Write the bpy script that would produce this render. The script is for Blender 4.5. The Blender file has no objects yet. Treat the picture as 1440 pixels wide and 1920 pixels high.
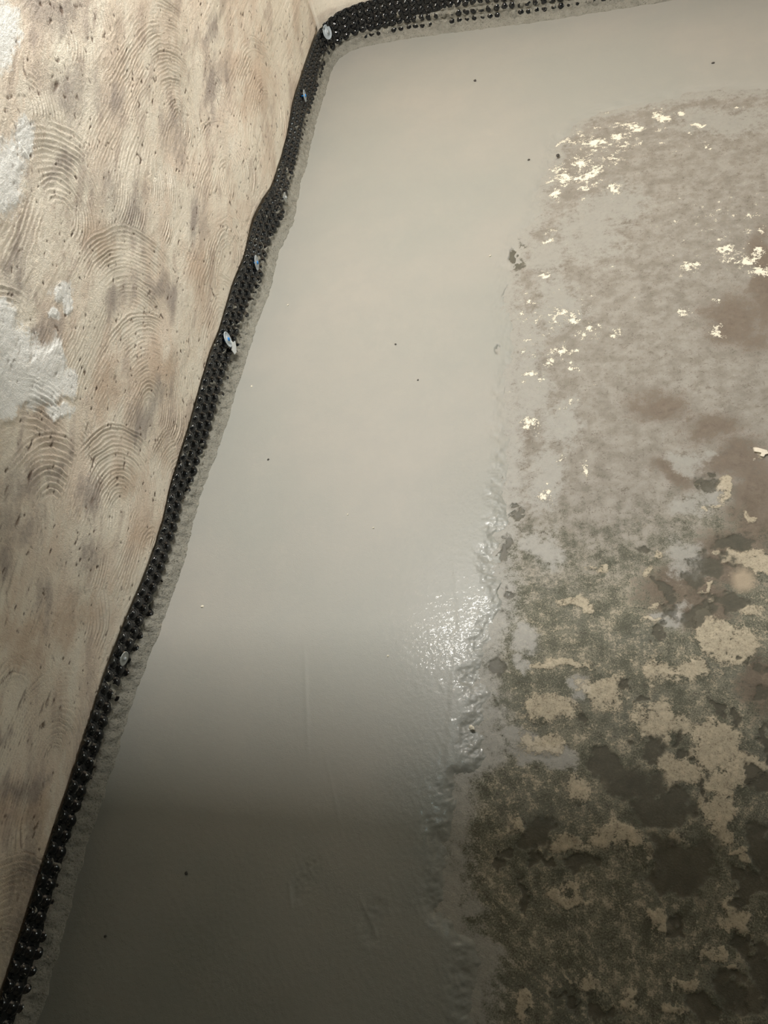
import bpy, math, random
import numpy as np
from mathutils import Matrix, Vector

# ------------------------------------------------------------------ camera, light, exposure
S = bpy.context.scene
COL = S.collection
PIT, ROLL, YAW = math.radians(51.9), math.radians(-25.4), math.radians(27.9)
F_PX, CAM_H = 1550.0, 1.4
_F = Vector((0, math.cos(PIT), -math.sin(PIT)))
_U0 = Vector((0, math.sin(PIT), math.cos(PIT)))
_R0 = Vector((1, 0, 0))
_R = _R0 * math.cos(ROLL) + _U0 * math.sin(ROLL)
_U = -_R0 * math.sin(ROLL) + _U0 * math.cos(ROLL)
_Z = Matrix.Rotation(YAW, 3, 'Z')
_F, _U, _R = _Z @ _F, _Z @ _U, _Z @ _R
cd = bpy.data.cameras.new('camera'); cam = bpy.data.objects.new('camera', cd); COL.objects.link(cam)
m = Matrix(((_R.x, _U.x, -_F.x, 0), (_R.y, _U.y, -_F.y, 0), (_R.z, _U.z, -_F.z, CAM_H), (0, 0, 0, 1)))
cam.matrix_world = m
cd.sensor_fit = 'VERTICAL'; cd.sensor_height = 24.0; cd.lens = F_PX / 1920 * 24.0
cd.clip_start = 0.02
S.camera = cam
S.view_settings.view_transform = 'Standard'; S.view_settings.look = 'None'
S.view_settings.gamma = 1; S.view_settings.use_curve_mapping = False
S.view_settings.exposure = 0.0
w = bpy.data.worlds.new('world'); S.world = w; w.use_nodes = True
w.node_tree.nodes['Background'].inputs[0].default_value = (0.6, 0.7, 0.8, 1)
w.node_tree.nodes['Background'].inputs[1].default_value = 0.02
# the tube lamp under the ceiling, across the room, and two added fills, one low from the right
LAMP = (-0.60, 1.75, 2.28)
def area(name, loc, target, sx, sy, power, color):
    l = bpy.data.lights.new(name, 'AREA'); l.shape = 'RECTANGLE'; l.size = sx; l.size_y = sy
    l.energy = power; l.color = color
    o = bpy.data.objects.new(name, l); COL.objects.link(o); o.location = loc
    d = Vector(target) - Vector(loc)
    o.rotation_euler = d.to_track_quat('-Z', 'Y').to_euler()
    return o
area('tube_light', LAMP, (LAMP[0], LAMP[1] + 0.001, 0), 0.75, 0.07, 63, (1.0, 0.975, 0.915))
area('right_fill', (2.3, 1.6, 0.42), (-1.0, 0.9, 0.4), 0.8, 0.42, 10.5, (0.93, 1.0, 0.95))  # added fill to brighten the left wall, no window is built
area('cool_fill', (-0.74, 1.12, 2.40), (-0.74, 1.121, 0), 0.08, 0.08, 1.7, (0.66, 0.97, 1.0))  # added cool fill for the shaded screed and its glints

# ------------------------------------------------------------------ where things lie (metres)
EDGE= [(-0.987, -0.024), (-0.99, 0.106), (-0.996, 0.248), (-0.993, 0.329), (-0.993, 0.441), (-0.991, 0.58), (-0.977, 0.732), (-0.972, 0.807), (-0.975, 0.93), (-0.979, 1.019), (-0.969, 1.188), (-0.966, 1.375), (-0.965, 1.534), (-0.964, 1.659), (-0.953, 1.747), (-0.962, 1.909), (-0.941, 2.046), (-0.956, 2.222), (-0.955, 2.351), (-0.966, 2.56), (-0.965, 2.741), (-0.961, 2.966), (-0.934, 3.014), (-0.893, 3.027), (-0.731, 3.021), (-0.336, 2.951), (-0.235, 2.933), (0.172, 2.899)]
SCR= [(0.401, 2.299), (0.297, 2.331), (0.214, 2.338), (0.129, 2.335), (0.042, 2.337), (-0.047, 2.326), (-0.107, 2.292), (-0.144, 2.224), (-0.158, 2.139), (-0.179, 2.071), (-0.192, 1.979), (-0.205, 1.891), (-0.238, 1.833), (-0.249, 1.75), (-0.268, 1.713), (-0.27, 1.594), (-0.254, 1.517), (-0.244, 1.425), (-0.246, 1.307), (-0.241, 1.181), (-0.243, 1.078), (-0.241, 0.968), (-0.251, 0.891), (-0.254, 0.829), (-0.243, 0.781), (-0.241, 0.723), (-0.259, 0.684), (-0.269, 0.636), (-0.269, 0.573), (-0.257, 0.533), (-0.261, 0.494), (-0.25, 0.448), (-0.298, 0.409), (-0.302, 0.373), (-0.305, 0.321), (-0.301, 0.272), (-0.308, 0.223), (-0.3, 0.201), (-0.281, 0.18), (-0.242, 0.154), (-0.251, 0.103), (-0.256, 0.055)]
TAN = [(0.192, 0.831, 0.027, -0.001, 0.002, 0.018), (0.212, 0.812, 0.019, -0.001, 0.003, 0.028), (0.166, 0.836, 0.016, -0.001, 0.001, 0.015), (0.137, 0.848, 0.012, -0.0, 0.001, 0.007), (0.242, 1.069, 0.011, -0.001, 0.001, 0.01), (0.134, 1.003, 0.01, -0.001, 0.001, 0.008), (0.173, 0.987, 0.008, -0.001, 0.003, 0.03), (0.154, 0.957, 0.017, -0.001, 0.001, 0.007), (0.128, 0.953, 0.009, -0.001, 0.001, 0.009), (0.203, 0.93, 0.007, -0.0, 0.002, 0.017), (0.124, 0.767, 0.006, -0.0, 0.001, 0.013), (0.129, 0.742, 0.011, -0.0, 0.001, 0.013), (0.105, 0.76, 0.02, -0.0, 0.0, 0.004), (0.035, 0.843, 0.008, -0.0, 0.001, 0.016), (0.04, 0.744, 0.015, -0.0, 0.001, 0.01), (0.025, 0.72, 0.02, -0.0, 0.0, 0.006), (0.129, 0.677, 0.034, -0.0, 0.003, 0.039), (0.119, 0.708, 0.014, -0.0, 0.001, 0.015), (0.181, 0.729, 0.022, -0.0, 0.001, 0.013), (0.162, 0.667, 0.034, -0.0, 0.003, 0.03), (0.077, 0.617, 0.034, 0.0, 0.002, 0.025), (0.025, 0.617, 0.04, 0.0, 0.002, 0.04), (-0.066, 0.576, 0.045, 0.001, 0.001, 0.039), (-0.11, 0.744, 0.029, -0.0, 0.0, 0.013), (0.028, 0.522, 0.051, 0.001, 0.002, 0.037), (0.116, 0.488, 0.044, 0.002, 0.004, 0.044), (0.048, 0.442, 0.041, 0.002, 0.002, 0.028), (0.152, 0.447, 0.031, 0.001, 0.003, 0.03), (0.118, 0.42, 0.039, 0.002, 0.002, 0.025), (0.107, 0.387, 0.031, 0.002, 0.002, 0.023), (0.108, 0.355, 0.018, 0.001, 0.002, 0.017), (0.127, 0.321, 0.019, 0.001, 0.001, 0.007), (0.137, 0.311, 0.01, 0.001, 0.001, 0.012), (0.049, 0.332, 0.017, 0.001, 0.001, 0.013), (0.036, 0.319, 0.008, 0.001, 0.0, 0.006), (-0.03, 0.33, 0.024, 0.002, 0.001, 0.018), (-0.062, 0.336, 0.024, 0.002, 0.0, 0.02), (-0.009, 0.308, 0.011, 0.001, 0.001, 0.02), (0.001, 0.278, 0.006, 0.0, 0.001, 0.015), (-0.136, 0.241, 0.032, 0.003, -0.0, 0.012), (0.011, 0.216, 0.021, 0.002, 0.001, 0.013), (0.11, 0.222, 0.024, 0.002, 0.003, 0.028), (0.122, 0.202, 0.011, 0.001, 0.001, 0.014), (0.067, 0.176, 0.022, 0.002, 0.001, 0.015), (0.087, 0.172, 0.014, 0.001, 0.002, 0.017), (0.104, 0.159, 0.017, 0.002, 0.001, 0.006), (0.042, 0.134, 0.021, 0.002, 0.001, 0.011), (0.019, 0.102, 0.014, 0.002, 0.001, 0.009), (-0.097, 0.119, 0.034, 0.004, 0.0, 0.02), (-0.205, 0.344, 0.012, 0.001, -0.001, 0.025), (-0.178, 0.305, 0.01, 0.001, -0.001, 0.02), (-0.128, 0.308, 0.033, 0.002, -0.0, 0.016), (-0.103, 0.401, 0.025, 0.001, 0.0, 0.026), (-0.147, 0.536, 0.055, 0.001, -0.0, 0.034), (-0.164, 0.469, 0.045, 0.002, -0.0, 0.018), (-0.139, 0.621, 0.038, 0.0, -0.0, 0.008), (-0.101, 0.616, 0.037, 0.0, 0.0, 0.008), (-0.061, 0.823, 0.02, -0.001, 0.0, 0.014), (0.011, 0.803, 0.013, -0.0, 0.001, 0.02), (0.131, 0.124, 0.014, 0.001, 0.001, 0.013), (-0.038, 0.106, 0.022, 0.002, 0.0, 0.013), (-0.184, 0.09, 0.011, 0.001, -0.001, 0.02), (0.119, 0.348, 0.011, 0.001, 0.001, 0.008)]
SOFT = [(0.183, 0.787, 0.028, -0.001, 0.004, 0.035)]
DARK = [(-0.263, 1.753, 0.017, -0.003, -0.002, 0.059), (-0.252, 0.872, 0.015, -0.001, -0.001, 0.03), (-0.236, 0.769, 0.012, -0.0, -0.001, 0.016), (-0.019, 0.418, 0.041, 0.002, 0.001, 0.024), (-0.06, 0.446, 0.034, 0.001, 0.0, 0.016), (0.028, 0.382, 0.044, 0.002, 0.001, 0.021), (0.084, 0.41, 0.008, 0.0, 0.001, 0.013), (0.084, 0.394, 0.006, 0.0, 0.001, 0.016), (0.017, 0.472, 0.025, 0.001, 0.001, 0.014), (0.053, 0.491, 0.007, 0.0, 0.002, 0.023), (0.061, 0.46, 0.008, 0.0, 0.001, 0.014), (-0.025, 0.579, 0.011, 0.0, 0.0, 0.01), (0.007, 0.562, 0.014, 0.0, 0.0, 0.008), (-0.107, 0.289, 0.026, 0.002, 0.0, 0.016), (-0.087, 0.295, 0.011, 0.001, 0.0, 0.016), (-0.226, 0.269, 0.014, 0.001, -0.001, 0.011), (-0.21, 0.294, 0.01, 0.001, -0.0, 0.011), (-0.178, 0.321, 0.019, 0.001, -0.001, 0.036), (-0.161, 0.278, 0.015, 0.001, -0.0, 0.008), (-0.188, 0.233, 0.006, 0.0, -0.001, 0.02), (0.033, 0.303, 0.035, 0.003, 0.002, 0.039), (0.061, 0.29, 0.038, 0.003, 0.003, 0.039), (0.078, 0.314, 0.023, 0.002, 0.002, 0.031), (0.157, 0.327, 0.018, 0.001, 0.003, 0.031), (0.157, 0.29, 0.01, 0.001, 0.004, 0.037), (0.101, 0.127, 0.035, 0.004, 0.002, 0.022), (0.061, 0.104, 0.021, 0.002, 0.001, 0.015), (0.14, 0.144, 0.014, 0.001, 0.005, 0.039), (-0.134, 0.105, 0.014, 0.001, -0.0, 0.007), (-0.123, 0.093, 0.008, 0.001, -0.0, 0.009), (-0.081, 0.089, 0.015, 0.002, 0.0, 0.009), (0.124, 0.189, 0.006, 0.001, 0.001, 0.014), (0.178, 0.633, 0.012, 0.0, 0.001, 0.01), (0.199, 0.623, 0.011, 0.0, 0.002, 0.019), (0.189, 0.571, 0.013, 0.0, 0.002, 0.019), (0.144, 0.525, 0.011, 0.0, 0.001, 0.011), (0.033, 0.688, 0.009, -0.0, 0.001, 0.01), (0.042, 0.774, 0.009, -0.0, 0.001, 0.018), (0.05, 0.758, 0.011, -0.0, 0.001, 0.011), (0.018, 0.858, 0.013, -0.001, 0.0, 0.009), (0.137, 0.816, 0.036, -0.001, 0.003, 0.029), (0.169, 0.872, 0.027, -0.001, 0.002, 0.023), (0.106, 0.773, 0.02, -0.0, 0.002, 0.026), (0.156, 0.739, 0.026, -0.0, 0.001, 0.015), (0.144, 1.008, 0.017, -0.001, 0.002, 0.02), (0.044, 0.725, 0.015, -0.0, 0.001, 0.017), (0.093, 0.719, 0.027, -0.0, 0.001, 0.019), (0.028, 0.678, 0.009, -0.0, 0.0, 0.008), (0.152, 0.447, 0.008, 0.0, 0.001, 0.014), (0.117, 0.547, 0.008, 0.0, 0.001, 0.017), (-0.233, 0.961, 0.009, -0.001, -0.0, 0.007), (-0.221, 0.947, 0.009, -0.0, -0.0, 0.007), (0.154, 0.644, 0.006, 0.0, 0.001, 0.009), (0.119, 0.628, 0.005, 0.0, 0.0, 0.005), (0.188, 0.491, 0.009, 0.0, 0.003, 0.026), (0.161, 0.43, 0.011, 0.001, 0.001, 0.012), (0.027, 0.214, 0.012, 0.001, 0.001, 0.01), (0.033, 0.208, 0.009, 0.001, 0.001, 0.01), (-0.097, 0.526, 0.008, 0.0, 0.0, 0.009), (0.009, 0.321, 0.006, 0.0, 0.0, 0.009), (0.12, 0.287, 0.007, 0.001, 0.001, 0.009), (0.133, 0.273, 0.019, 0.001, 0.002, 0.018), (0.12, 0.251, 0.015, 0.001, 0.001, 0.013), (0.114, 0.191, 0.01, 0.001, 0.001, 0.012), (-0.258, 0.615, 0.01, 0.0, -0.001, 0.023)]
BROWN = [(-0.217, 1.149, 0.023, -0.002, -0.001, 0.03), (-0.227, 0.954, 0.015, -0.001, -0.0, 0.011), (0.222, 0.941, 0.055, -0.003, 0.018, 0.157), (0.138, 0.828, 0.064, -0.002, 0.006, 0.068), (0.103, 0.73, 0.062, -0.001, 0.004, 0.053), (0.196, 1.043, 0.086, -0.007, 0.006, 0.065), (0.314, 1.562, 0.043, -0.008, 0.027, 0.227), (0.061, 0.774, 0.064, -0.001, 0.004, 0.066), (0.066, 1.209, 0.064, -0.007, 0.002, 0.044), (0.155, 1.142, 0.06, -0.006, 0.004, 0.042), (0.077, 1.04, 0.05, -0.004, 0.002, 0.034), (0.235, 1.438, 0.064, -0.01, 0.01, 0.099), (0.183, 0.59, 0.033, 0.0, 0.008, 0.075)]
WHITE = [(-0.049, 2.203, 0.029, -0.009, 0.0, 0.031), (-0.081, 2.223, 0.021, -0.006, 0.0, 0.021), (0.009, 2.211, 0.031, -0.01, 0.001, 0.023), (0.066, 2.219, 0.036, -0.011, 0.001, 0.013), (0.032, 2.255, 0.023, -0.007, 0.001, 0.021), (0.112, 2.282, 0.022, -0.007, 0.001, 0.018), (0.17, 2.263, 0.012, -0.004, 0.001, 0.015), (0.139, 2.258, 0.028, -0.009, 0.001, 0.013), (-0.125, 2.226, 0.021, -0.006, -0.0, 0.018), (-0.159, 2.221, 0.009, -0.003, -0.0, 0.01), (-0.1, 2.122, 0.032, -0.009, 0.0, 0.035), (-0.086, 2.057, 0.028, -0.008, 0.0, 0.029), (-0.136, 2.071, 0.032, -0.009, -0.0, 0.039), (-0.051, 2.072, 0.025, -0.007, 0.0, 0.024), (-0.008, 2.108, 0.025, -0.007, 0.001, 0.024), (0.014, 2.151, 0.017, -0.005, 0.0, 0.015), (-0.164, 1.995, 0.013, -0.003, -0.0, 0.023), (-0.08, 1.992, 0.017, -0.004, 0.0, 0.014), (-0.018, 1.985, 0.019, -0.005, 0.0, 0.014), (-0.005, 1.966, 0.016, -0.004, 0.0, 0.011), (-0.017, 2.335, 0.009, -0.003, 0.0, 0.011), (-0.176, 1.841, 0.014, -0.003, -0.0, 0.013), (-0.175, 1.798, 0.016, -0.004, -0.0, 0.013), (-0.187, 1.677, 0.013, -0.003, -0.0, 0.016), (-0.146, 1.535, 0.033, -0.006, -0.0, 0.011), (-0.115, 1.494, 0.012, -0.002, 0.0, 0.029), (-0.072, 1.478, 0.01, -0.002, 0.0, 0.011), (-0.213, 1.565, 0.01, -0.002, -0.0, 0.009), (-0.237, 1.407, 0.01, -0.001, -0.0, 0.01), (-0.133, 1.401, 0.022, -0.003, -0.0, 0.014), (-0.169, 1.367, 0.024, -0.003, -0.0, 0.01), (-0.204, 1.335, 0.019, -0.002, -0.0, 0.01), (-0.025, 1.436, 0.016, -0.003, 0.0, 0.012), (-0.008, 1.442, 0.007, -0.001, 0.0, 0.015), (0.156, 1.638, 0.016, -0.003, 0.002, 0.022), (0.266, 1.635, 0.038, -0.008, 0.003, 0.029), (0.248, 1.686, 0.023, -0.005, 0.002, 0.019), (0.296, 1.601, 0.022, -0.004, 0.002, 0.021), (0.201, 2.157, 0.009, -0.003, 0.001, 0.01), (0.217, 2.197, 0.009, -0.003, 0.001, 0.012), (0.223, 2.097, 0.01, -0.003, 0.001, 0.012), (0.316, 2.251, 0.01, -0.003, 0.001, 0.01), (0.197, 1.504, 0.009, -0.002, 0.001, 0.012), (0.128, 1.489, 0.011, -0.002, 0.001, 0.01), (-0.218, 1.194, 0.014, -0.001, -0.0, 0.015), (-0.195, 1.184, 0.016, -0.002, -0.0, 0.018), (-0.148, 1.085, 0.008, -0.001, -0.0, 0.007), (-0.088, 1.052, 0.009, -0.001, 0.0, 0.014), (0.242, 1.069, 0.009, -0.001, 0.001, 0.009), (-0.174, 0.991, 0.015, -0.001, -0.0, 0.011), (0.194, 1.411, 0.011, -0.002, 0.001, 0.013)]
FILM = [(-0.202, 0.663, 0.044, -0.0, -0.001, 0.038), (-0.177, 0.652, 0.029, 0.0, -0.001, 0.026), (-0.182, 0.455, 0.081, 0.003, -0.001, 0.02), (-0.128, 0.444, 0.035, 0.001, -0.0, 0.018), (-0.255, 0.167, 0.041, 0.004, -0.002, 0.029), (-0.267, 0.101, 0.048, 0.005, -0.003, 0.048), (-0.186, 1.032, 0.055, -0.004, -0.002, 0.096), (-0.203, 1.302, 0.06, -0.007, -0.004, 0.163), (-0.21, 0.615, 0.024, 0.0, -0.001, 0.016), (-0.159, 1.575, 0.077, -0.013, -0.001, 0.113), (-0.219, 1.439, 0.05, -0.007, -0.003, 0.106), (-0.081, 1.819, 0.106, -0.024, 0.001, 0.127), (-0.013, 1.912, 0.106, -0.026, 0.002, 0.088), (-0.132, 1.17, 0.056, -0.006, -0.0, 0.089), (-0.246, 0.466, 0.037, 0.001, -0.001, 0.028), (-0.219, 0.486, 0.028, 0.001, -0.001, 0.019), (-0.283, 0.21, 0.034, 0.003, -0.002, 0.023), (-0.188, 1.738, 0.081, -0.017, -0.002, 0.103), (0.272, 2.209, 0.156, -0.051, 0.007, 0.074), (-0.182, 0.875, 0.052, -0.002, -0.001, 0.037), (0.109, 1.064, 0.04, -0.003, 0.003, 0.04), (0.111, 0.96, 0.048, -0.003, 0.003, 0.037), (0.065, 0.698, 0.022, -0.0, 0.002, 0.037), (0.073, 0.83, 0.037, -0.001, 0.004, 0.057), (-0.102, 0.586, 0.027, 0.0, 0.0, 0.02)]
WWHITE = [(0.916, 0.621, 0.055, -0.055, 0.047, 0.028), (0.888, 0.559, 0.064, -0.07, 0.04, 0.024), (0.942, 0.528, 0.04, -0.043, 0.042, 0.025), (0.979, 0.502, 0.019, -0.02, 0.06, 0.035), (1.111, 0.571, 0.026, -0.023, 0.022, 0.013), (1.112, 0.55, 0.012, -0.011, 0.018, 0.01), (1.057, 0.562, 0.017, -0.016, 0.013, 0.008), (0.826, 0.574, 0.029, -0.033, 0.023, 0.014), (0.86, 0.616, 0.034, -0.036, 0.046, 0.028), (0.977, 0.462, 0.017, -0.019, 0.031, 0.018), (0.946, 0.653, 0.028, -0.027, 0.031, 0.019), (0.89, 0.635, 0.053, -0.054, 0.062, 0.037), (0.913, 0.459, 0.03, -0.035, 0.015, 0.009), (0.914, 0.502, 0.024, -0.027, 0.021, 0.012), (1.16, 0.781, 0.045, -0.031, 0.064, 0.038), (1.371, 0.915, 0.053, -0.027, 0.057, 0.034), (1.273, 0.788, 0.026, -0.016, 0.033, 0.02)]
WGREY = [(0.737, 0.484, 0.038, -0.052, 0.055, 0.033), (0.663, 0.448, 0.035, -0.054, 0.046, 0.028), (0.587, 0.453, 0.024, -0.041, 0.037, 0.022), (1.403, 0.562, 0.046, -0.033, 0.059, 0.034), (1.441, 0.495, 0.044, -0.033, 0.052, 0.03), (1.552, 0.854, 0.099, -0.048, 0.055, 0.032), (1.463, 0.747, 0.096, -0.056, 0.055, 0.033), (1.069, 0.675, 0.043, -0.036, 0.057, 0.034), (1.315, 0.696, 0.056, -0.038, 0.022, 0.013), (2.178, 0.508, 0.063, -0.032, 0.052, 0.029), (1.355, 0.362, 0.038, -0.033, 0.032, 0.018), (1.386, 0.302, 0.045, -0.041, 0.044, 0.025), (1.259, 0.447, 0.037, -0.033, 0.03, 0.017), (1.093, 0.249, 0.041, -0.048, 0.036, 0.02), (0.813, 0.31, 0.017, -0.024, 0.035, 0.021), (1.611, 0.649, 0.038, -0.022, 0.041, 0.024), (0.282, 0.199, 0.018, -0.064, 0.019, 0.011), (0.341, 0.264, 0.01, -0.03, 0.011, 0.007), (0.81, 0.416, 0.026, -0.035, 0.017, 0.01), (1.767, 0.491, 0.058, -0.036, 0.046, 0.026), (1.649, 0.338, 0.031, -0.024, 0.059, 0.033), (0.969, 0.668, 0.057, -0.053, 0.024, 0.014), (0.155, 0.078, 0.007, -0.042, 0.015, 0.009), (0.691, 0.276, 0.016, -0.027, 0.034, 0.02), (0.573, 0.31, 0.013, -0.025, 0.048, 0.028), (2.078, 0.419, 0.091, -0.052, 0.079, 0.043), (1.019, 0.597, 0.042, -0.04, 0.021, 0.012)]
WWARM = [(0.456, 0.303, 0.046, -0.109, 0.038, 0.023), (0.588, 0.216, 0.042, -0.084, 0.051, 0.03), (0.492, 0.309, 0.033, -0.073, 0.039, 0.023), (0.189, 0.033, 0.012, -0.06, 0.047, 0.028), (0.941, 0.241, 0.057, -0.077, 0.058, 0.033), (1.187, 0.266, 0.091, -0.097, 0.062, 0.036), (1.045, 0.386, 0.049, -0.053, 0.075, 0.043), (1.287, 0.547, 0.088, -0.07, 0.057, 0.033), (2.29, 0.314, 0.219, -0.123, 0.173, 0.094), (1.553, 0.255, 0.107, -0.091, 0.095, 0.053), (0.24, 0.159, 0.019, -0.079, 0.045, 0.027), (0.857, 0.126, 0.054, -0.085, 0.059, 0.034), (0.488, 0.38, 0.021, -0.044, 0.045, 0.027)]
FANS= [(1.386, 0.625, 0.206), (1.315, 0.813, 0.163), (1.518, 0.11, 0.135), (1.047, 0.058, 0.149), (0.588, 0.216, 0.127), (2.291, 0.233, 0.216), (1.486, 0.555, 0.215), (1.525, 0.838, 0.22), (1.235, 0.649, 0.193), (1.79, 0.49, 0.308), (1.885, 0.279, 0.165), (1.692, 0.173, 0.17), (1.196, 0.355, 0.265), (0.924, 0.626, 0.099), (1.298, 0.128, 0.088), (1.11, 0.247, 0.214), (0.665, 0.427, 0.288), (0.735, 0.389, 0.154), (0.848, 0.22, 0.191), (0.844, 0.083, 0.12), (0.386, 0.29, 0.11), (0.364, 0.137, 0.18), (0.031, 0.107, 0.181)]
CRUMBS = [
 (-0.890, 0.747, 0.0032, 0, 'single pale crumb on the smooth screed near the narrow middle of the membrane'),
 (-0.922, 1.381, 0.0028, 0, 'pale crumb right beside the mortar fillet, below the blue plug with torn film'),
 (-0.881, 1.676, 0.0026, 0, 'small pale crumb by the mortar edge right of the plug with a whole washer'),
 (-0.596, 0.968, 0.0018, 0, 'tiny pale crumb in the middle of the bright screed'),
 (-0.462, 0.635, 0.0020, 0, 'tiny pale crumb where the screed starts to glitter'),
 (-0.327, 1.766, 0.0028, 0, 'pale crumb on the screed left of the dark scuff near the slab'),
 (-0.290, 0.498, 0.0050, 0, 'largest pale crumb, on the wet screed beside the ragged slab edge'),
 (-0.532, 0.930, 0.0018, 0, 'tiny pale crumb just below the middle of the screed'),
 (-0.157, 2.156, 0.0055, 1, 'largest dark grain, left of the white flaky patches'),
 (-0.238, 2.161, 0.0034, 1, 'smaller dark grain left of the largest grain by the white flakes'),
 (-0.424, 2.640, 0.0050, 1, 'dark grain alone on the far stretch of screed'),
 (0.278, 2.479, 0.0040, 1, 'dark grain on the greenish screed near the upper right corner'),
 (-0.822, 1.137, 0.0026, 1, 'dark grain on the screed between the membrane and the middle'),
 (-0.549, 1.477, 0.0026, 1, 'dark grain at the centre of the bright screed'),
 (-0.478, 1.348, 0.0022, 1, 'tiny dark grain just below and right of the central one'),
 (-0.778, 0.222, 0.0028, 1, 'dark grain on the shaded screed left of the heel dent'),
 (-0.903, 0.111, 0.0026, 1, 'dark grain low in the shade near the membrane foot'),
]

# ------------------------------------------------------------------ helpers
def lattice(ix, iy, seed):
    n = (ix * 374761393 + iy * 668265263 + seed * 1274126177).astype(np.int64) & 0xffffffff
    n = ((n ^ (n >> 13)) * 1274126177) & 0xffffffff
    n = n ^ (n >> 16)
    return (n & 0xffff) / 65535.0
def vnoise(x, y, seed=0):
    x = np.asarray(x, float); y = np.asarray(y, float)
    ix = np.floor(x).astype(np.int64); iy = np.floor(y).astype(np.int64)
    fx = x - ix; fy = y - iy
    fx = fx * fx * (3 - 2 * fx); fy = fy * fy * (3 - 2 * fy)
    a = lattice(ix, iy, seed); b = lattice(ix + 1, iy, seed)
    c = lattice(ix, iy + 1, seed); d = lattice(ix + 1, iy + 1, seed)
    return (a + (b - a) * fx) * (1 - fy) + (c + (d - c) * fx) * fy
def fbm(x, y, seed=0, octv=4, gain=0.5):
    s = 0; a = 1.0; t = 0
    for i in range(octv):
        s = s + a * vnoise(x * 2 ** i + 17.3 * i, y * 2 ** i - 9.1 * i, seed + i); t += a; a *= gain
    return s / t * 2 - 1          # about -1..1
def sstep(a, b, x):
    t = np.clip((x - a) / (b - a), 0, 1); return t * t * (3 - 2 * t)
def blobs(X, Y, L):
    """signed field: 1 in a blob's middle, 0 on its outline, negative outside"""
    f = np.full(X.shape, -1.0)
    for cx, cy, ax, ay, bx, by in L:
        rr = 2.2 * max(abs(ax) + abs(bx), abs(ay) + abs(by))
        k = (np.abs(X - cx) < rr) & (np.abs(Y - cy) < rr)
        if not k.any(): continue
        det = ax * by - ay * bx
        dx = X[k] - cx; dy = Y[k] - cy
        u = (dx * by - dy * bx) / det; v = (dy * ax - dx * ay) / det
        f[k] = np.maximum(f[k], 1 - np.sqrt(u * u + v * v))
    return f
def warp(X, Y, amp, freq, seed, octv=5, gain=0.62):
    return X + amp * fbm(X * freq, Y * freq, seed, octv, gain), Y + amp * fbm(X * freq + 7.7, Y * freq - 3.1, seed + 50, octv, gain)
def grid_mesh(name, V, nu, nv, mat, attrs=None, keep=None, smooth=True, parent=None, flip=False):
    i = np.arange(nu * nv).reshape(nu, nv)
    q = np.stack([i[:-1, :-1], i[1:, :-1], i[1:, 1:], i[:-1, 1:]], -1).reshape(-1, 4)
    if flip: q = q[:, ::-1]
    if keep is not None:
        q = q[keep.reshape(-1)[q].any(1)]
        used = np.zeros(nu * nv, bool); used[q.reshape(-1)] = True
        mp = np.cumsum(used) - 1
        q = mp[q]; V = V[used]
        attrs = {k: a.reshape(-1)[used] for k, a in (attrs or {}).items()}
    me = bpy.data.meshes.new(name)
    me.vertices.add(len(V)); me.vertices.foreach_set('co', V.astype(np.float32).reshape(-1))
    me.loops.add(q.size); me.loops.foreach_set('vertex_index', q.astype(np.int32).reshape(-1))
    me.polygons.add(len(q)); me.polygons.foreach_set('loop_start', np.arange(0, q.size, 4, dtype=np.int32))
    me.update(calc_edges=True)
    if smooth: me.polygons.foreach_set('use_smooth', np.ones(len(q), bool))
    for k, a in (attrs or {}).items():
        at = me.attributes.new(k, 'FLOAT', 'POINT'); at.data.foreach_set('value', a.astype(np.float32).reshape(-1))
    me.materials.append(mat)
    o = bpy.data.objects.new(name, me); COL.objects.link(o)
    if parent: o.parent = parent
    return o
def poly_mesh(name, verts, faces, mat, smooth=False, parent=None):
    me = bpy.data.meshes.new(name); me.from_pydata([tuple(v) for v in verts], [], faces); me.update()
    if smooth: me.polygons.foreach_set('use_smooth', np.ones(len(faces), bool))
    me.materials.append(mat)
    o = bpy.data.objects.new(name, me); COL.objects.link(o)
    if parent: o.parent = parent
    return o
def box(name, x0, x1, y0, y1, z0, z1, mat, parent=None):
    v = [(x, y, z) for z in (z0, z1) for x, y in ((x0, y0), (x1, y0), (x1, y1), (x0, y1))]
    return poly_mesh(name, v, [(3, 2, 1, 0), (4, 5, 6, 7), (0, 1, 5, 4), (1, 2, 6, 5), (2, 3, 7, 6), (3, 0, 4, 7)], mat, parent=parent)

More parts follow.
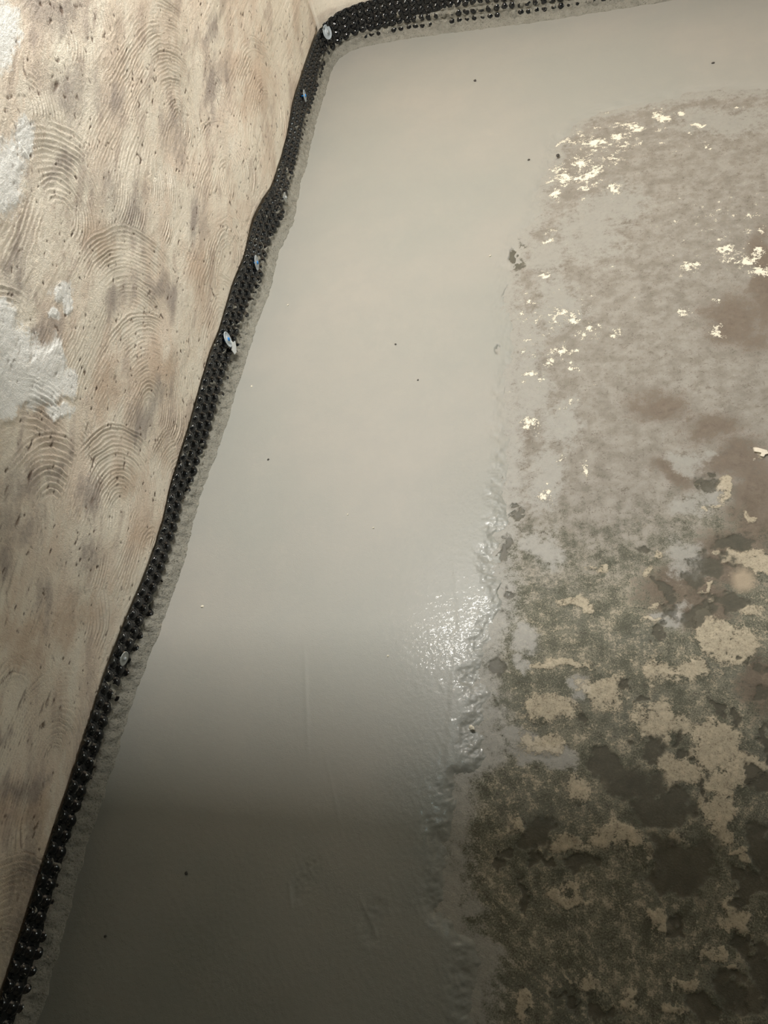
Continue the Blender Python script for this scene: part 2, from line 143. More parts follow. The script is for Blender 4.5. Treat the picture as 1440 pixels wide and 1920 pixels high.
# node helpers
class NT:
    def __init__(self, name):
        self.m = bpy.data.materials.new(name); self.m.use_nodes = True
        self.t = self.m.node_tree; self.n = self.t.nodes; self.l = self.t.links
        self.b = self.n['Principled BSDF']
        self.geo = self.n.new('ShaderNodeNewGeometry').outputs['Position']
    def put(self, sock, v):
        if isinstance(v, bpy.types.NodeSocket): self.l.new(v, sock)
        elif isinstance(v, (tuple, list)): sock.default_value = (*v, 1) if len(v) == 3 and sock.type == 'RGBA' else v
        else: sock.default_value = v
    def math(self, op, a, b=0.0, c=0.0, clamp=False):
        n = self.n.new('ShaderNodeMath'); n.operation = op; n.use_clamp = clamp
        self.put(n.inputs[0], a); self.put(n.inputs[1], b); self.put(n.inputs[2], c); return n.outputs[0]
    def mapped(self, scale=(1, 1, 1), rot=(0, 0, 0)):
        n = self.n.new('ShaderNodeMapping'); self.l.new(self.geo, n.inputs[0])
        n.inputs['Scale'].default_value = scale; n.inputs['Rotation'].default_value = rot; return n.outputs[0]
    def noise(self, scale, detail=4, rough=0.55, vec=None, dist=0.0):
        n = self.n.new('ShaderNodeTexNoise'); self.l.new(vec or self.geo, n.inputs['Vector'])
        n.inputs['Scale'].default_value = scale; n.inputs['Detail'].default_value = detail
        n.inputs['Roughness'].default_value = rough; n.inputs['Distortion'].default_value = dist
        return n.outputs['Fac']
    def voro(self, scale, vec=None, feat='F1'):
        n = self.n.new('ShaderNodeTexVoronoi'); n.feature = feat; self.l.new(vec or self.geo, n.inputs['Vector'])
        n.inputs['Scale'].default_value = scale; return n.outputs['Distance']
    def step(self, v, a, b, lo=0.0, hi=1.0):
        n = self.n.new('ShaderNodeMapRange'); n.interpolation_type = 'SMOOTHSTEP'
        self.put(n.inputs[0], v); n.inputs[1].default_value = a; n.inputs[2].default_value = b
        n.inputs[3].default_value = lo; n.inputs[4].default_value = hi; return n.outputs[0]
    def mix(self, f, a, b, mode='MIX'):
        n = self.n.new('ShaderNodeMix'); n.data_type = 'RGBA'; n.blend_type = mode
        self.put(n.inputs[0], f); self.put(n.inputs[6], a); self.put(n.inputs[7], b); return n.outputs[2]
    def attr(self, name):
        n = self.n.new('ShaderNodeAttribute'); n.attribute_name = name; return n.outputs['Fac']
    def bump(self, h, dist, strength=1.0, prev=None):
        n = self.n.new('ShaderNodeBump'); self.put(n.inputs['Height'], h)
        n.inputs['Distance'].default_value = dist; n.inputs['Strength'].default_value = strength
        if prev: self.l.new(prev, n.inputs['Normal'])
        return n.outputs[0]
    def out(self, col, rough, normal=None, spec=0.5):
        self.put(self.b.inputs['Base Color'], col); self.put(self.b.inputs['Roughness'], rough)
        self.put(self.b.inputs['Specular IOR Level'], spec)
        if normal: self.l.new(normal, self.b.inputs['Normal'])
        return self.m
def simple(name, col, rough=0.6, metal=0.0, var=0.15, scale=40):
    t = NT(name); n = t.noise(scale, 4)
    c = t.mix(n, tuple(v * (1 - var) for v in col), tuple(min(1, v * (1 + var)) for v in col))
    t.b.inputs['Metallic'].default_value = metal
    return t.out(c, rough, t.bump(n, 0.0005, 0.4))
def tag(o, label=None, cat=None, group=None, kind=None):
    for k, v in (('label', label), ('category', cat), ('group', group), ('kind', kind)):
        if v: o[k] = v
    return o

# ------------------------------------------------------------------ the foot of the walls (floor edge of the mortar)
_e = [(-0.985, -1.6), (-0.985, -0.6)] + EDGE[:21] + [(-0.963, 2.90), (-0.955, 2.965), (-0.925, 3.01), (-0.87, 3.025), (-0.731, 3.021), (-0.5, 2.985), (-0.336, 2.955), (-0.235, 2.937), (0.172, 2.893), (1.2, 2.78), (2.585, 2.62)]
_e = np.array(_e)
_d = np.r_[0, np.cumsum(np.hypot(*np.diff(_e, axis=0).T))]
PS = np.arange(0, _d[-1], 0.0025)
PX = np.interp(PS, _d, _e[:, 0]); PY = np.interp(PS, _d, _e[:, 1])
_k = np.exp(-0.5 * (np.arange(-24, 25) / 9.0) ** 2); _k /= _k.sum()
def sm(a):
    p = np.r_[2 * a[0] - a[24:0:-1], a, 2 * a[-1] - a[-2:-26:-1]]; return np.convolve(p, _k, 'valid')
PX, PY = sm(PX), sm(PY)
TX, TY = np.gradient(PX), np.gradient(PY); _l = np.hypot(TX, TY); TX, TY = TX / _l, TY / _l
_kk = np.ones(41) / 41
NX = np.convolve(np.pad(-TY, 20, 'edge'), _kk, 'valid'); NY = np.convolve(np.pad(TX, 20, 'edge'), _kk, 'valid')
_l = np.hypot(NX, NY); NX, NY = NX / _l, NY / _l            # points into the wall
PS = np.r_[0, np.cumsum(np.hypot(np.diff(PX), np.diff(PY)))]
S_CORNER = PS[np.argmin(np.hypot(PX + 0.94, PY - 2.99))]
def left_s(y): return np.interp(y, PY[PS < S_CORNER - 0.05], PS[PS < S_CORNER - 0.05])
_ty = np.array([-1.6, -0.01, 0.24, 0.48, 0.68, 0.93, 1.17, 1.31, 1.40, 1.49, 1.69, 1.90, 2.00, 2.12, 2.24, 2.506, 2.90])
_tz = np.array([0.08, 0.079, 0.072, 0.076, 0.080, 0.072, 0.095, 0.107, 0.112, 0.106, 0.116, 0.124, 0.124, 0.105, 0.093, 0.113, 0.116])
_ts = left_s(_ty)
ZTOP_S = np.r_[_ts, S_CORNER, S_CORNER + 0.1, S_CORNER + 0.3, PS[-1]]
ZTOP_Z = np.r_[_tz, 0.126, 0.139, 0.142, 0.142]
def ztop(s): return np.interp(s, ZTOP_S, ZTOP_Z)

# ------------------------------------------------------------------ materials
def floor_mat():
    t = NT('old_concrete')
    big = t.noise(7, 6, 0.6); mid = t.noise(28, 8, 0.68); fine = t.noise(110, 6, 0.7); grit = t.noise(420, 3, 0.7)
    f_ = t.math('MULTIPLY_ADD', t.math('SUBTRACT', fine, 0.5), 1.5, 0.0)
    m_ = t.math('MULTIPLY_ADD', t.math('SUBTRACT', mid, 0.5), 1.7, 0.0)
    g_ = t.math('SUBTRACT', grit, 0.5)
    rag = t.math('ADD', t.math('MULTIPLY', m_, 0.9), t.math('MULTIPLY', f_, 0.9))
    rag = t.math('ADD', rag, t.math('MULTIPLY', g_, 0.7))
    # lower slab: weathered grey green paint with wear, upper: a thin taupe cement film
    low = t.mix(t.step(t.math('ADD', mid, t.math('MULTIPLY', g_, 0.9)), 0.34, 0.64), (0.090, 0.092, 0.066), (0.225, 0.215, 0.165))
    low = t.mix(t.step(big, 0.46, 0.62, 0, 0.6), low, (0.135, 0.138, 0.112))
    low = t.mix(t.step(t.math('ADD', t.math('ADD', fine, t.math('MULTIPLY', m_, 0.30)), t.math('MULTIPLY', g_, 0.5)), 0.50, 0.72, 0, 0.85), low, (0.50, 0.43, 0.32))
    low = t.mix(t.step(t.math('ADD', fine, t.math('MULTIPLY', g_, 0.8)), 0.28, 0.42, 0.7, 0), low, (0.06, 0.05, 0.04))
    up = t.mix(t.step(mid, 0.35, 0.65), (0.222, 0.203, 0.173), (0.318, 0.298, 0.264))
    up = t.mix(t.step(t.math('ADD', fine, t.math('MULTIPLY', g_, 0.6)), 0.30, 0.46, 0.75, 0), up, (0.14, 0.115, 0.095))
    up = t.mix(t.step(t.math('ADD', fine, t.math('MULTIPLY', g_, 0.6)), 0.66, 0.78, 0, 0.6), up, (0.55, 0.50, 0.43))
    col = t.mix(t.step(t.math('ADD', t.attr('zone'), t.math('MULTIPLY', rag, 0.75)), 0.15, 0.85), low, up)
    brown = t.step(t.math('ADD', t.attr('brown'), t.math('MULTIPLY', rag, 1.1)), -0.15, 0.5, 0, 0.85)
    col = t.mix(brown, col, t.mix(fine, (0.090, 0.068, 0.050), (0.215, 0.170, 0.130)))
    film = t.step(t.math('ADD', t.attr('film'), t.math('MULTIPLY', rag, 1.1)), -0.1, 0.55, 0, 0.85)
    col = t.mix(film, col, t.mix(fine, (0.275, 0.27, 0.245), (0.36, 0.35, 0.32)))
    tan = t.step(t.math('ADD', t.attr('tan'), t.math('MULTIPLY', rag, 1.2)), 0.06, 0.42, 0, 0.80)
    tanc = t.mix(fine, (0.27, 0.23, 0.165), (0.72, 0.635, 0.485))
    tanc = t.mix(t.step(t.math('ADD', grit, t.math('MULTIPLY', f_, 0.3)), 0.34, 0.46, 0.7, 0), tanc, (0.20, 0.17, 0.12))
    col = t.mix(tan, col, tanc)
    dark = t.step(t.math('ADD', t.attr('dark'), t.math('MULTIPLY', rag, 0.8)), 0.02, 0.36)
    darkc = t.mix(mid, (0.050, 0.046, 0.034), (0.115, 0.108, 0.080))
    col = t.mix(t.math('MULTIPLY', dark, 0.92), col, darkc)
    soft = t.step(t.math('ADD', t.attr('soft'), t.math('MULTIPLY', rag, 0.12)), 0.0, 0.7, 0, 0.85)
    col = t.mix(soft, col, (0.44, 0.36, 0.265))
    white = t.step(t.math('ADD', t.math('MULTIPLY', t.attr('white'), 0.75), t.math('MULTIPLY', rag, 1.9)), 0.42, 0.58)
    col = t.mix(white, col, (0.86, 0.80, 0.67))
    h = t.math('ADD', t.math('MULTIPLY', fine, 0.5), t.math('MULTIPLY', grit, 0.35))
    h2 = t.math('SUBTRACT', t.math('ADD', t.math('MULTIPLY', tan, 0.5), t.math('MULTIPLY', white, 0.6)), t.math('MULTIPLY', dark, 0.5))
    h2 = t.math('ADD', h2, t.math('MULTIPLY', mid, 0.5))
    nb = t.bump(h, 0.0016, 0.9, t.bump(h2, 0.0012, 0.8))
    return t.out(col, t.mix(film, (0.72,) * 3, (0.38,) * 3), nb, 0.4)
def screed_mat():
    t = NT('wet_screed')
    big = t.noise(2.2, 3, 0.5); mid = t.noise(14, 5, 0.6); grain = t.noise(520, 2, 0.6); pit = t.noise(170, 3, 0.6)
    col = t.mix(t.step(big, 0.3, 0.7), (0.296, 0.299, 0.272), (0.332, 0.318, 0.287))
    col = t.mix(t.step(mid, 0.3, 0.75, 0, 0.35), col, (0.285, 0.285, 0.262))
    col = t.mix(t.step(pit, 0.76, 0.80), col, (0.12, 0.11, 0.10))
    wet_shaded = t.attr('wet_shaded')
    col = t.mix(t.math('MULTIPLY', wet_shaded, 0.75), col, (0.165, 0.175, 0.155))  # darkens real wet areas and paints shade into the near end
    rg = t.math('MULTIPLY_ADD', wet_shaded, -0.16, 0.52)
    nb = t.bump(grain, 0.0006, 0.4, t.bump(t.noise(60, 4, 0.6), 0.0008, 0.25))
    m = t.out(col, rg, nb, 0.5)
    # the water film: glossy and pitted at the size of sand grains
    vv = t.n.new('ShaderNodeTexVoronoi'); t.l.new(t.geo, vv.inputs['Vector']); vv.inputs['Scale'].default_value = 150
    sel = t.step(t.noise(330, 2, 0.6), 0.44, 0.56)
    peb = t.math('ADD', t.math('MULTIPLY', t.step(vv.outputs['Distance'], 0.48, 0.0), sel), t.math('MULTIPLY', t.noise(90, 2, 0.5), 0.25))
    cn = t.bump(peb, 0.0020, 1.0, t.n.new('ShaderNodeNewGeometry').outputs['Normal'])
    t.put(t.b.inputs['Coat Weight'], t.math('MULTIPLY', t.math('MULTIPLY_ADD', t.math('MULTIPLY', t.step(vv.outputs['Distance'], 0.50, 0.30), sel), 0.8, 0.2), t.math('MULTIPLY_ADD', wet_shaded, 0.85, 0.08))); t.b.inputs['Coat Roughness'].default_value = 0.07
    t.b.inputs['Coat IOR'].default_value = 1.45
    t.l.new(cn, t.b.inputs['Coat Normal'])
    return m
def wall_mat():
    t = NT('combed_plaster')
    st = t.mapped((1, 0.42, 1), (math.radians(8), 0, 0))
    big = t.noise(7.5, 5, 0.62, st, 0.4); mid = t.noise(26, 6, 0.65, st, 0.3); fine = t.noise(130, 5, 0.7); grit = t.noise(420, 3, 0.7)
    m_ = t.math('SUBTRACT', mid, 0.5); f_ = t.math('SUBTRACT', fine, 0.5)
    rag = t.math('ADD', t.math('MULTIPLY', m_, 1.5), t.math('MULTIPLY', f_, 0.9))
    mo, mo2 = t.attr('mott'), t.attr('mottb')
    jit = t.math('ADD', t.math('MULTIPLY', m_, 0.5), t.math('MULTIPLY', f_, 0.5))
    mo = t.math('ADD', mo, t.math('MULTIPLY', jit, 0.5)); mo2 = t.math('ADD', mo2, t.math('MULTIPLY', jit, 0.5))
    col = t.mix(t.step(mo, -0.30, 0.35), (0.88, 0.81, 0.69), (0.79, 0.68, 0.565))
    col = t.mix(t.step(mo2, 0.05, 0.5, 0, 0.6), col, (0.55, 0.455, 0.385))
    col = t.mix(t.step(mo2, -0.12, -0.45, 0, 0.7), col, (0.86, 0.80, 0.69))
    warm = t.step(t.math('ADD', t.attr('warm'), rag), 0.0, 1.0, 0, 0.65)
    col = t.mix(warm, col, (0.62, 0.475, 0.36))
    grey = t.step(t.math('ADD', t.math('ADD', t.attr('grey'), rag), t.math('MULTIPLY', mo2, 0.8)), -0.15, 1.2, 0, 0.75)
    col = t.mix(grey, col, t.mix(mid, (0.25, 0.205, 0.185), (0.46, 0.41, 0.375)))
    white = t.step(t.math('ADD', t.attr('white'), rag), -0.12, 0.30, 0, 0.96)
    col = t.mix(white, col, (0.95, 0.95, 0.92))
    near_dark = t.step(t.math('ADD', t.attr('near_dark'), t.math('MULTIPLY', rag, 0.7)), 0.1, 0.9, 0, 0.7)
    col = t.mix(near_dark, col, t.mix(t.step(mo2, -0.3, 0.3), (0.46, 0.38, 0.26), (0.22, 0.18, 0.13)))
    col = t.mix(t.math('MULTIPLY', t.attr('groove'), 0.9), col, (0.17, 0.12, 0.09))
    col = t.mix(t.step(fine, 0.27, 0.36, 0.7, 0), col, (0.20, 0.14, 0.11))
    h = t.math('ADD', t.math('MULTIPLY', fine, 0.7), t.math('MULTIPLY', grit, 0.4))
    return t.out(col, 0.85, t.bump(h, 0.0036, 0.9, t.bump(mid, 0.003, 0.4)), 0.2)
def mortar_mat():
    t = NT('cement_mortar')
    mid = t.noise(40, 6, 0.65); fine = t.noise(260, 4, 0.65)
    col = t.mix(mid, (0.15, 0.145, 0.12), (0.40, 0.385, 0.33))
    col = t.mix(t.step(fine, 0.34, 0.46, 0.75, 0), col, (0.07, 0.065, 0.05))
    return t.out(col, 0.5, t.bump(t.math('ADD', mid, t.math('MULTIPLY', fine, 0.8)), 0.005, 1.0), 0.4)
def membrane_mat():
    t = NT('black_plastic')
    n = t.noise(90, 4, 0.65); n2 = t.noise(330, 2, 0.6)
    sp = t.step(t.math('ADD', t.math('MULTIPLY', n, 0.55), t.math('MULTIPLY', n2, 0.6)), 0.70, 0.74, 0, 0.9)
    col = t.mix(sp, (0.006, 0.007, 0.008), (0.42, 0.40, 0.35))
    return t.out(col, t.math('MULTIPLY_ADD', sp, 0.4, 0.12), t.bump(t.noise(160, 3), 0.0004, 0.12), 0.6)
M_FLOOR, M_SCREED, M_WALL, M_MORTAR, M_MEM = floor_mat(), screed_mat(), wall_mat(), mortar_mat(), membrane_mat()
M_PLAIN = simple('plain_plaster', (0.40, 0.38, 0.34), 0.85, scale=8)
M_CEIL = simple('ceiling_paint', (0.38, 0.37, 0.35), 0.9, scale=6)
M_METAL = simple('lamp_metal', (0.75, 0.75, 0.74), 0.4)
M_TIMBER = simple('shade_beam_timber', (0.20, 0.13, 0.08), 0.75)

# ------------------------------------------------------------------ floor
def axis(*seg):
    """seg: (start, step), ..., end"""
    out = []
    for a, b in zip(seg[:-1], seg[1:]):
        e = b[0] if isinstance(b, tuple) else b
        out.append(np.linspace(a[0], e, max(1, int(round((e - a[0]) / a[1]))), endpoint=False))
    return np.r_[np.concatenate(out), seg[-1]]
XE = np.array([p[0] for p in SCR]); YE = np.array([p[1] for p in SCR])
_side = [(p[1], p[0]) for p in SCR[6:]][::-1]
def x_edge(y):
    a = np.array([(-1.6, -0.27), (-0.3, -0.27)] + sorted(_side) + [(2.4, -0.05)]); return np.interp(y, a[:, 0], a[:, 1])
def y_edge(x):
    a = np.array(sorted([(-0.25, 2.20)] + [tuple(p) for p in SCR[:8]] + [(2.7, 2.05)])); return np.interp(x, a[:, 0], a[:, 1])
def screed_d(X, Y):
    return np.maximum(x_edge(Y) - X, Y - y_edge(X))
gx = axis((-1.06, 0.06), (-0.46, 0.0026), (0.62, 0.02), (0.9, 0.1), 2.7)
gy = axis((-1.6, 0.1), (-0.10, 0.004), (0.0, 0.0026), (1.3, 0.004), (2.5, 0.03), 3.15)
GX, GY = np.meshgrid(gx, gy, indexing='ij')
f1 = fbm(GX * 14, GY * 14, 3, 5); f2 = fbm(GX * 60, GY * 60, 9, 3)
W1 = warp(GX, GY, 0.026, 22, 101); W2 = warp(GX, GY, 0.022, 40, 111); W3 = warp(GX, GY, 0.05, 12, 121)
lowm = sstep(1.25, 0.85, GY)
clump = fbm(GX * 11, GY * 11, 131, 6, 0.66)
a_tan = np.maximum(blobs(*W1, TAN), -0.62) + 0.75 * clump * lowm + 0.25 * fbm(GX * 55, GY * 55, 132, 4)
W4 = warp(GX, GY, 0.034, 26, 141, 6, 0.68)
a_dark = blobs(*W4, [(c0, c1, 1.3 * c2, 1.3 * c3, 1.3 * c4, 1.3 * c5) for c0, c1, c2, c3, c4, c5 in DARK])
a_dark = np.maximum(a_dark, -0.6) - 0.45 * clump * lowm + 0.3 * fbm(GX * 70, GY * 70, 133, 4); a_brown = blobs(*W3, BROWN)
a_white = blobs(*W2, [(c0, c1, 1.6 * c2, 1.6 * c3, 1.6 * c4, 1.6 * c5) for c0, c1, c2, c3, c4, c5 in WHITE]); a_film = blobs(*W3, FILM)
_cl = blobs(GX, GY, [(-0.04, 2.20, 0.17, -0.05, 0, 0.09), (-0.11, 2.05, 0.12, -0.03, 0, 0.10), (-0.15, 1.45, 0.10, 0, 0, 0.18), (0.27, 1.76, 0.16, -0.03, 0, 0.14)])
a_white = np.maximum(a_white, np.clip(_cl, -1, 0.5) * 0.6 - 0.32 + 1.0 * fbm(GX * 75, GY * 85, 151, 4)); a_soft = blobs(GX, GY, SOFT)
sd = screed_d(GX, GY)
a_film = np.maximum(a_film, np.clip(1.0 + sd / 0.035, -1, 1) * 0.55)
zone = sstep(0.58, 1.15, GY + 0.05 * f1 - 0.25 * np.clip(GX, 0, 0.5)) 
relief = 0.0011 * f1 + 0.0005 * f2 + 0.0012 * sstep(0, 0.4, a_tan + 0.3 * f1) - 0.0014 * sstep(0, 0.3, a_dark + 0.2 * f1)
Z = -0.0045 + relief * (sd < 0.05)
V = np.stack([GX, GY, Z], -1).reshape(-1, 3)
fl = grid_mesh('floor', V, len(gx), len(gy), M_FLOOR,
               dict(tan=a_tan, dark=a_dark, brown=a_brown, white=a_white, film=a_film, soft=a_soft, zone=zone))
tag(fl, kind='structure')

# ------------------------------------------------------------------ fresh screed, L-shaped along both walls
sx = axis((-1.03, 0.0035), (-0.72, 0.0023), (-0.14, 0.01), (0.9, 0.06), 2.585)
sy = axis((-1.6, 0.06), (-0.10, 0.0023), (1.1, 0.0045), (3.04, 1), 3.045)
SX, SY = np.meshgrid(sx, sy, indexing='ij')
d = screed_d(SX, SY)
rg = fbm(SX * 30, SY * 30, 21, 6, 0.7)
hgt = -0.0065 + 0.0065 * sstep(-0.012, 0.06, d + 0.030 * rg)
hgt = hgt + 0.0009 * fbm(SX * 4, SY * 2.5, 31, 3) * sstep(0.0, 0.1, d)
# scuffs where the slab shows through near the ragged edge
sc_ = blobs(SX, SY, [(-0.268, 1.755, 0.014, -0.004, 0, 0.075), (-0.277, 1.62, 0.012, 0, 0, 0.04), (-0.250, 0.87, 0.020, 0, 0, 0.045), (-0.246, 0.775, 0.020, 0, 0, 0.03), (-0.29, 1.42, 0.010, 0, 0, 0.03), (-0.262, 1.30, 0.010, 0, 0, 0.05)])
hgt = hgt - 0.0075 * sstep(0.42, 0.62, np.maximum(sc_, -0.4) + 0.85 * fbm(SX * 110, SY * 70, 171, 3))
# long low trowel marks
for (cx0, cy0, cx1, cy1, wd, ht) in [(-0.64, 0.66, -0.585, 0.42, 0.004, 0.0007), (-0.56, 0.45, -0.50, 0.30, 0.003, 0.0005), (-0.585, 0.225, -0.570, 0.180, 0.0022, 0.0014), (-0.456, 0.208, -0.418, 0.155, 0.0022, 0.0014), (-0.36, 0.9, -0.31, 0.6, 0.004, 0.0006), (-0.33, 0.75, -0.33, 0.35, 0.006, 0.0007)]:
    ux, uy = cx1 - cx0, cy1 - cy0; L2 = ux * ux + uy * uy
    tt = np.clip(((SX - cx0) * ux + (SY - cy0) * uy) / L2, 0, 1)
    dd = np.hypot(SX - cx0 - tt * ux, SY - cy0 - tt * uy)
    hgt = hgt + 0.5 * ht * np.exp(-(dd / wd) ** 2) * np.sin(np.pi * np.clip(tt, 0.03, 0.97)) ** 0.5
# two shallow heel dents
dent = np.zeros_like(hgt)
for (cx, cy, rx, ry, an) in [(-0.552, 0.228, 0.026, 0.046, -0.35), (-0.425, 0.175, 0.03, 0.04, -0.2)]:
    ca, sa = math.cos(an), math.sin(an); u = (SX - cx) * ca + (SY - cy) * sa; v = -(SX - cx) * sa + (SY - cy) * ca
    q = 1 - np.sqrt((u / rx) ** 2 + (v / ry) ** 2)
    k = sstep(-0.05, 0.35, q + 0.12 * rg) * sstep(1.2, -0.2, u / rx); dent = np.maximum(dent, k)
hgt = hgt - 0.0008 * dent + 0.0005 * dent * fbm(SX * 160, SY * 160, 77, 2)
wet_shaded = sstep(0.30, 0.02, d) * sstep(1.25, 0.72, SY) * 0.95
wet_shaded = np.maximum(wet_shaded, sstep(0.75, 0.0, SY) * 0.9); wet_shaded = np.maximum(wet_shaded, 0.9 * dent)  # near end raised to paint the shade there, on top of real wetness
wet_shaded = wet_shaded * (0.82 + 0.3 * fbm(SX * 7, SY * 7, 5, 3))
hgt = hgt + (vnoise(SX * 400, SY * 400, 301) - 0.5) * (0.00004 + 0.00040 * np.clip(wet_shaded, 0, 1)) + (vnoise(SX * 170 + SY * 90, SY * 110, 302) - 0.5) * 0.00035 * np.clip(wet_shaded, 0, 1)
# stay in front of the wall foot
dx = np.interp(SY, PY[PS < S_CORNER], PX[PS < S_CORNER]) - 0.02
yb = np.interp(SX, PX[PS > S_CORNER], PY[PS > S_CORNER]) + 0.02
keep = (hgt > -0.0062) & (SX > dx) & (SY < np.where(SX < -0.9, 3.03, yb))
V = np.stack([SX, SY, hgt], -1).reshape(-1, 3)
sc = grid_mesh('cement_screed', V, len(sx), len(sy), M_SCREED, dict(wet_shaded=np.clip(wet_shaded, 0, 1)), keep=keep)
tag(sc, 'smooth fresh grey cement screed laid in a band along the foot of both walls', 'cement screed')

# ------------------------------------------------------------------ left wall, combed plaster
wy = axis((-1.6, 0.05), (-0.12, 0.0019), (1.7, 0.003), (2.98, 0.02), 3.09)
wz = axis((-0.02, 0.01), (0.05, 0.0019), (0.72, 0.003), (1.08, 0.08), 2.45)
WY, WZ = np.meshgrid(wy, wz, indexing='ij')
px = np.interp(WY, PY[PS < S_CORNER - 0.06], PX[PS < S_CORNER - 0.06])
back = np.where(WY < 2.95, px, -0.963) - 0.0275
X0 = back + (-1.0 - back) * sstep(0.12, 0.5, WZ)
X0 = X0 + 0.007 * fbm(WY * 3.2, WZ * 4.2, 41, 3) * sstep(0.12, 0.3, WZ)
X0 = np.minimum(X0, back + 0.25 * np.maximum(WZ - 0.12, 0))
X0 = X0 - 0.006 * sstep(0.004, -0.004, WZ - ztop(left_s(WY)))
rgh = fbm(WY * 30, WZ * 45, 51, 4); wob = fbm(WY * 9, WZ * 9, 55, 3)
ridge = np.zeros_like(WY); groove = np.zeros_like(WY)
lines = fbm(WY * 5, WZ * 170, 61, 2)
ridge += 0.0004 * lines
for i, (cy, cz, R) in enumerate(FANS):
    R = abs(R) * 1.02
    a = WY - cy; b = WZ - cz
    b2 = b * 1.18
    arc = np.hypot(a, b2)
    leg = np.abs(b2)
    r = np.where(a > 0, arc, np.where(b > 0, np.sqrt(leg ** 2 + (0.25 * a) ** 2), arc))
    r = r + 0.011 * wob + 0.0030 * rgh
    inside = sstep(R, R - 0.006, r) * np.where(b > 0, sstep(-1.5 * R, -0.7 * R, a), sstep(-0.10 * R, 0.12 * R, a)) 
    inside = inside * sstep(0.015, 0.03, r)
    lam = 0.0088 + 0.0012 * (i % 3)
    ph = r / lam + 0.35 * fbm(r * 60 + 3 * i, np.arctan2(b, a) * 2, 70 + i, 2)
    fr = ph - np.floor(ph); idx = np.floor(ph)
    amp = 0.35 + 0.65 * lattice(idx.astype(np.int64), np.full(idx.shape, i, np.int64), 5)
    amp = amp * np.clip(0.55 + 1.7 * fbm(WY * 14, WZ * 14, 81 + i, 3), 0.0, 1.4)
    prof = np.minimum(fr / 0.72, (1 - fr) / 0.28)
    g = sstep(0.72, 1.0, fr) * sstep(0.0, 0.2, 1 - fr) + 0.0
    legk = np.where(a > 0, 1.0, 0.55)
    ridge = ridge * (1 - inside) + inside * (0.0027 * amp * legk * (prof - 0.4))
    gk = np.exp(-((fr - 0.93) / 0.09) ** 2) + np.exp(-((fr + 0.07) / 0.09) ** 2)
    groove = groove * (1 - inside) + inside * gk * amp * legk
    groove = np.clip(groove, 0, 1)
dense = sstep(-0.13, -0.1, WY)
pits = np.clip(fbm(WY * 75, WZ * 120, 91, 3) - 0.50, 0, 1)
tears = np.clip(fbm(WY * 16, WZ * 60, 95, 4) - 0.52, 0, 1) * sstep(0.1, 0.4, fbm(WY * 4, WZ * 4, 96, 2) + 0.1)
cs, sn = math.cos(0.36), math.sin(0.36)
RU, RV = WY * cs + WZ * sn, -WY * sn + WZ * cs          # along and across the trowel's drag
def streak(k, seed, octv=5): return fbm(RU * k * 0.34, RV * k, seed, octv, 0.62)
VY, VZ = WY + 0.10 * streak(9, 201), WZ + 0.05 * streak(9, 211)
a_w = blobs(WY + 0.02 * streak(25, 221), WZ + 0.02 * streak(25, 231), WWHITE)
a_g = blobs(VY, VZ, [(c0, c1, 1.3 * c2, 1.3 * c3, 1.3 * c4, 1.3 * c5) for c0, c1, c2, c3, c4, c5 in WGREY]); a_m = blobs(VY, VZ, WWARM)
mott = streak(13, 241, 6); mott2 = streak(30, 251, 5)
crust = sstep(-0.05, 0.3, a_w + 0.6 * rgh)
X1 = X0 + ridge * (1 - 0.5 * crust) + 0.0006 * rgh - 0.006 * pits - 0.008 * tears + crust * (0.0012 + 0.0010 * np.clip(fbm(WY * 50, WZ * 50, 99, 3), -0.3, 1)) * (WY < 1.25)
X1 = np.where(WZ < ztop(left_s(WY)) + 0.002, np.minimum(X1, back - 0.004), X1)
near_dark = np.clip(1.0 - WY / 0.42, -1, 1) * 0.9 + 0.25 * sstep(0.3, 0.1, WZ) - 0.15  # browner and darker toward the near end and the wall foot
cav = np.clip(groove * 1.1 + 6 * pits + 5 * tears, 0, 1) * (1 - 0.75 * crust)
V = np.stack([X1, WY, WZ], -1).reshape(-1, 3)
wl = grid_mesh('wall_left', V, len(wy), len(wz), M_WALL, dict(white=a_w, grey=a_g, warm=a_m, groove=cav, near_dark=near_dark, mott=mott, mottb=mott2))
tag(wl, kind='structure')
# far wall
k = PS > S_CORNER - 0.03
bs = PS[k][::4]; bx = (PX + NX * 0.036)[k][::4]; by = (PY + NY * 0.036)[k][::4]
bs = np.r_[bs[0] - 0.1, bs]; bx = np.r_[-1.08, bx]; by = np.r_[3.075, by]
bz = axis((-0.02, 0.01), (0.3, 0.05), 2.45)
BS, BZ = np.meshgrid(bs, bz, indexing='ij')
o_ = 0.004 * fbm(BS * 4, BZ * 4, 12, 4) * sstep(0.14, 0.25, BZ)
V = np.stack([np.interp(BS, bs, bx) + 0.1 * o_, np.interp(BS, bs, by) + np.abs(o_), BZ], -1).reshape(-1, 3)
z0 = np.full(BS.shape, -1.0)
wb = grid_mesh('wall_back', V, len(bs), len(bz), M_WALL, dict(white=z0, grey=z0, warm=z0, groove=z0 * 0, near_dark=z0, mott=fbm(BS * 5, BZ * 9, 3), mottb=fbm(BS * 15, BZ * 22, 4)))
tag(wb, kind='structure')
tag(box('wall_right', 2.60, 2.70, -1.6, 3.1, -0.02, 2.45, M_PLAIN), kind='structure')
tag(box('wall_front', -1.1, 2.7, -1.7, -1.6, -0.02, 2.45, M_PLAIN), kind='structure')
tag(box('ceiling', -1.15, 2.75, -1.7, 3.2, 2.45, 2.55, M_CEIL), kind='structure')
# unseen beam added on the near side of the lamp to shade the floor
tag(box('shade_beam', -1.0, 2.6, 1.38, 1.56, 1.93, 2.45, M_TIMBER), kind='structure')

